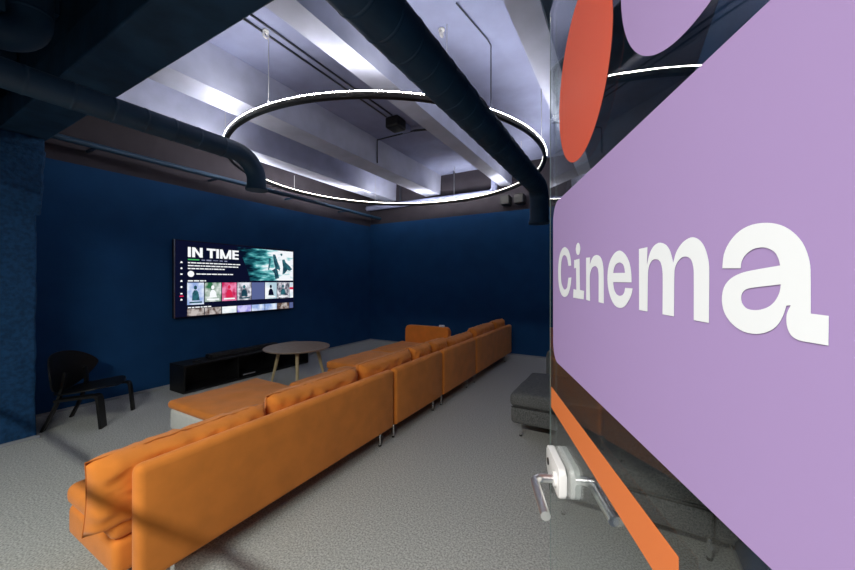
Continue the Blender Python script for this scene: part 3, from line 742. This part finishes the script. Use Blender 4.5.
GL={'C':[[(0.1932,1.53),(0.1907,1.5422),(0.182,1.555),(0.1687,1.5647),(0.1462,1.5712),(0.1253,1.5695),(0.1075,1.5609),(0.0944,1.5454),(0.0888,1.5235),(0.0922,1.4985),(0.1043,1.4795),(0.1222,1.4693),(0.1442,1.4663),(0.1668,1.4706),(0.182,1.4815),(0.1907,1.4939),(0.1949,1.5071),(0.1732,1.5066),(0.1687,1.4962),(0.1622,1.4861),(0.1452,1.4819),(0.1304,1.4867),(0.1181,1.4972),(0.1139,1.52),(0.1181,1.5413),(0.1273,1.5514),(0.1423,1.5545),(0.1576,1.5506),(0.1668,1.5424),(0.1732,1.5304)]],'i':[[(0.2129,1.5397),(0.247,1.5405),(0.2492,1.484),(0.2725,1.4829),(0.2705,1.4679),(0.2065,1.468),(0.2089,1.4846),(0.227,1.4837),(0.2255,1.5245),(0.2129,1.524)],[(0.2383,1.5703),(0.2285,1.5677),(0.2232,1.5605),(0.2278,1.5513),(0.2383,1.5476),(0.247,1.5498),(0.252,1.5578),(0.2477,1.5657)]],'n':[[(0.2829,1.5397),(0.3039,1.5389),(0.3021,1.5272),(0.3104,1.5348),(0.319,1.5392),(0.3327,1.5407),(0.3483,1.5372),(0.3578,1.5292),(0.3626,1.5153),(0.3636,1.467),(0.3422,1.4675),(0.3422,1.5084),(0.3391,1.5189),(0.3289,1.5233),(0.3144,1.5217),(0.3057,1.515),(0.3021,1.505),(0.3033,1.467),(0.2836,1.4679)]],'e':[[(0.4532,1.4983),(0.4527,1.5083),(0.4485,1.521),(0.4393,1.5313),(0.4279,1.5376),(0.4173,1.5402),(0.4031,1.5382),(0.3891,1.5305),(0.3801,1.5187),(0.3772,1.5029),(0.3812,1.4872),(0.3913,1.4743),(0.4047,1.4664),(0.4207,1.4647),(0.4348,1.4682),(0.4472,1.4772),(0.4536,1.4843),(0.4561,1.491),(0.4353,1.4914),(0.4325,1.4855),(0.427,1.4819),(0.4173,1.4806),(0.4073,1.4832),(0.4005,1.4899),(0.3978,1.4985)]],'e_hole':[[(0.3978,1.5111),(0.4348,1.5104),(0.4325,1.5177),(0.427,1.5224),(0.4173,1.5244),(0.4073,1.5223),(0.401,1.5175)]],'m':[[(0.472,1.5373),(0.4919,1.5375),(0.4907,1.5182),(0.4959,1.529),(0.5029,1.536),(0.5121,1.5394),(0.5209,1.539),(0.5303,1.5352),(0.5367,1.5286),(0.5414,1.5178),(0.5459,1.527),(0.5538,1.534),(0.5621,1.5376),(0.5712,1.5385),(0.5799,1.5352),(0.5862,1.5291),(0.5903,1.5211),(0.5925,1.5112),(0.5921,1.4657),(0.5725,1.4658),(0.5725,1.5071),(0.5712,1.5144),(0.5681,1.5195),(0.5613,1.5222),(0.5538,1.5212),(0.5471,1.5164),(0.5435,1.5096),(0.5426,1.466),(0.5223,1.4661),(0.5227,1.5045),(0.5209,1.5149),(0.5168,1.5208),(0.5103,1.5229),(0.5021,1.5222),(0.4959,1.517),(0.4931,1.509),(0.4919,1.4663),(0.4724,1.4663)]],'a':[[(0.6074,1.5098),(0.609,1.5204),(0.6151,1.5295),(0.625,1.5363),(0.6364,1.539),(0.6488,1.5382),(0.6591,1.5349),(0.6673,1.5293),(0.6733,1.5222),(0.6768,1.5138),(0.678,1.5064),(0.6781,1.4814),(0.6882,1.4811),(0.688,1.4649),(0.6786,1.4648),(0.6709,1.4649),(0.6657,1.4671),(0.6629,1.4725),(0.6628,1.4795),(0.6655,1.4853),(0.6626,1.4848),(0.66,1.4777),(0.6554,1.471),(0.6482,1.4664),(0.6396,1.4639),(0.6286,1.4639),(0.6177,1.468),(0.6098,1.4754),(0.6069,1.485),(0.609,1.4949),(0.6159,1.5017),(0.6262,1.5057),(0.6386,1.5077),(0.6582,1.5098),(0.6569,1.5143),(0.6541,1.5186),(0.6488,1.5215),(0.6438,1.5225),(0.6364,1.5218),(0.6297,1.5179),(0.6267,1.5135),(0.626,1.5092)]],'a_hole':[[(0.6587,1.4979),(0.6353,1.4952),(0.6297,1.4935),(0.6267,1.4898),(0.6272,1.4843),(0.632,1.4805),(0.6407,1.4803),(0.6488,1.4828),(0.6541,1.4868),(0.6576,1.4926)]]}

for k in ('C', 'i', 'n', 'e', 'm', 'a'):
    if k == 'i':
        lt = sticker('letter', smoothpoly(GL['i'][0]), 'vinyl_white', .0009, 'white letter i', holes=[], par=band)
        sticker('dot', smoothpoly(GL['i'][1]), 'vinyl_white', .0009, None, holes=[], par=lt)
    else:
        hs = [smoothpoly(q) for q in GL.get(k+'_hole', [])]
        sticker('letter', smoothpoly(GL[k][0]), 'vinyl_white', .0009, 'white letter '+k, holes=hs, par=band)
# lock bodies on both faces with a lever each
def lock(side):
    o0, o1 = (.0005, .016) if side > 0 else (-TG-.019, -TG-.0005)
    bm = prism(rrect(.036, .160, 1.046, 1.108, .012, 6, (1, 1, 1, 1)), 'y', o0, o1, bev=.003, seg=3)
    for v in bm.verts: v.co = dp(v.co.x, v.co.z, v.co.y)
    lk = obj('lock_case', bm, M['white_metal'], dr, smooth='auto')
    s = 1 if side > 0 else -1; b0 = o1 if side > 0 else o0
    obj('keyhole', tube([dp(.058, 1.076, b0+s*.0002), dp(.058, 1.076, b0+s*.002)], .008, 18), M['rubber'], lk)
    uB, zB, R_, oo = .130, 1.075, .020, (.062 if side > 0 else -.054)
    root = b0
    pts = [dp(uB, zB, root)]
    pts += [dp(uB+R_-R_*math.cos(a), zB, oo-s*R_+s*R_*math.sin(a)) for a in [PI/2*i/8 for i in range(9)]]
    pts += [dp(uB+.125, zB, oo)]
    lv = obj('lever_handle', tube(pts, .0088, 20), M['steel'], lk, smooth='auto')
    obj('rosette', tube([dp(uB, zB, root), dp(uB, zB, root+s*.006)], .015, 20), M['white_metal'], lk, smooth='auto')
lock(1); lock(-1)
# patch hinges at the pivot side of the door
for z in (.01, 2.06):
    obj('hinge', dbox(DW-.16, DW, z, z+.11, -TG-.012, .012, .003), M['steel'], dr)
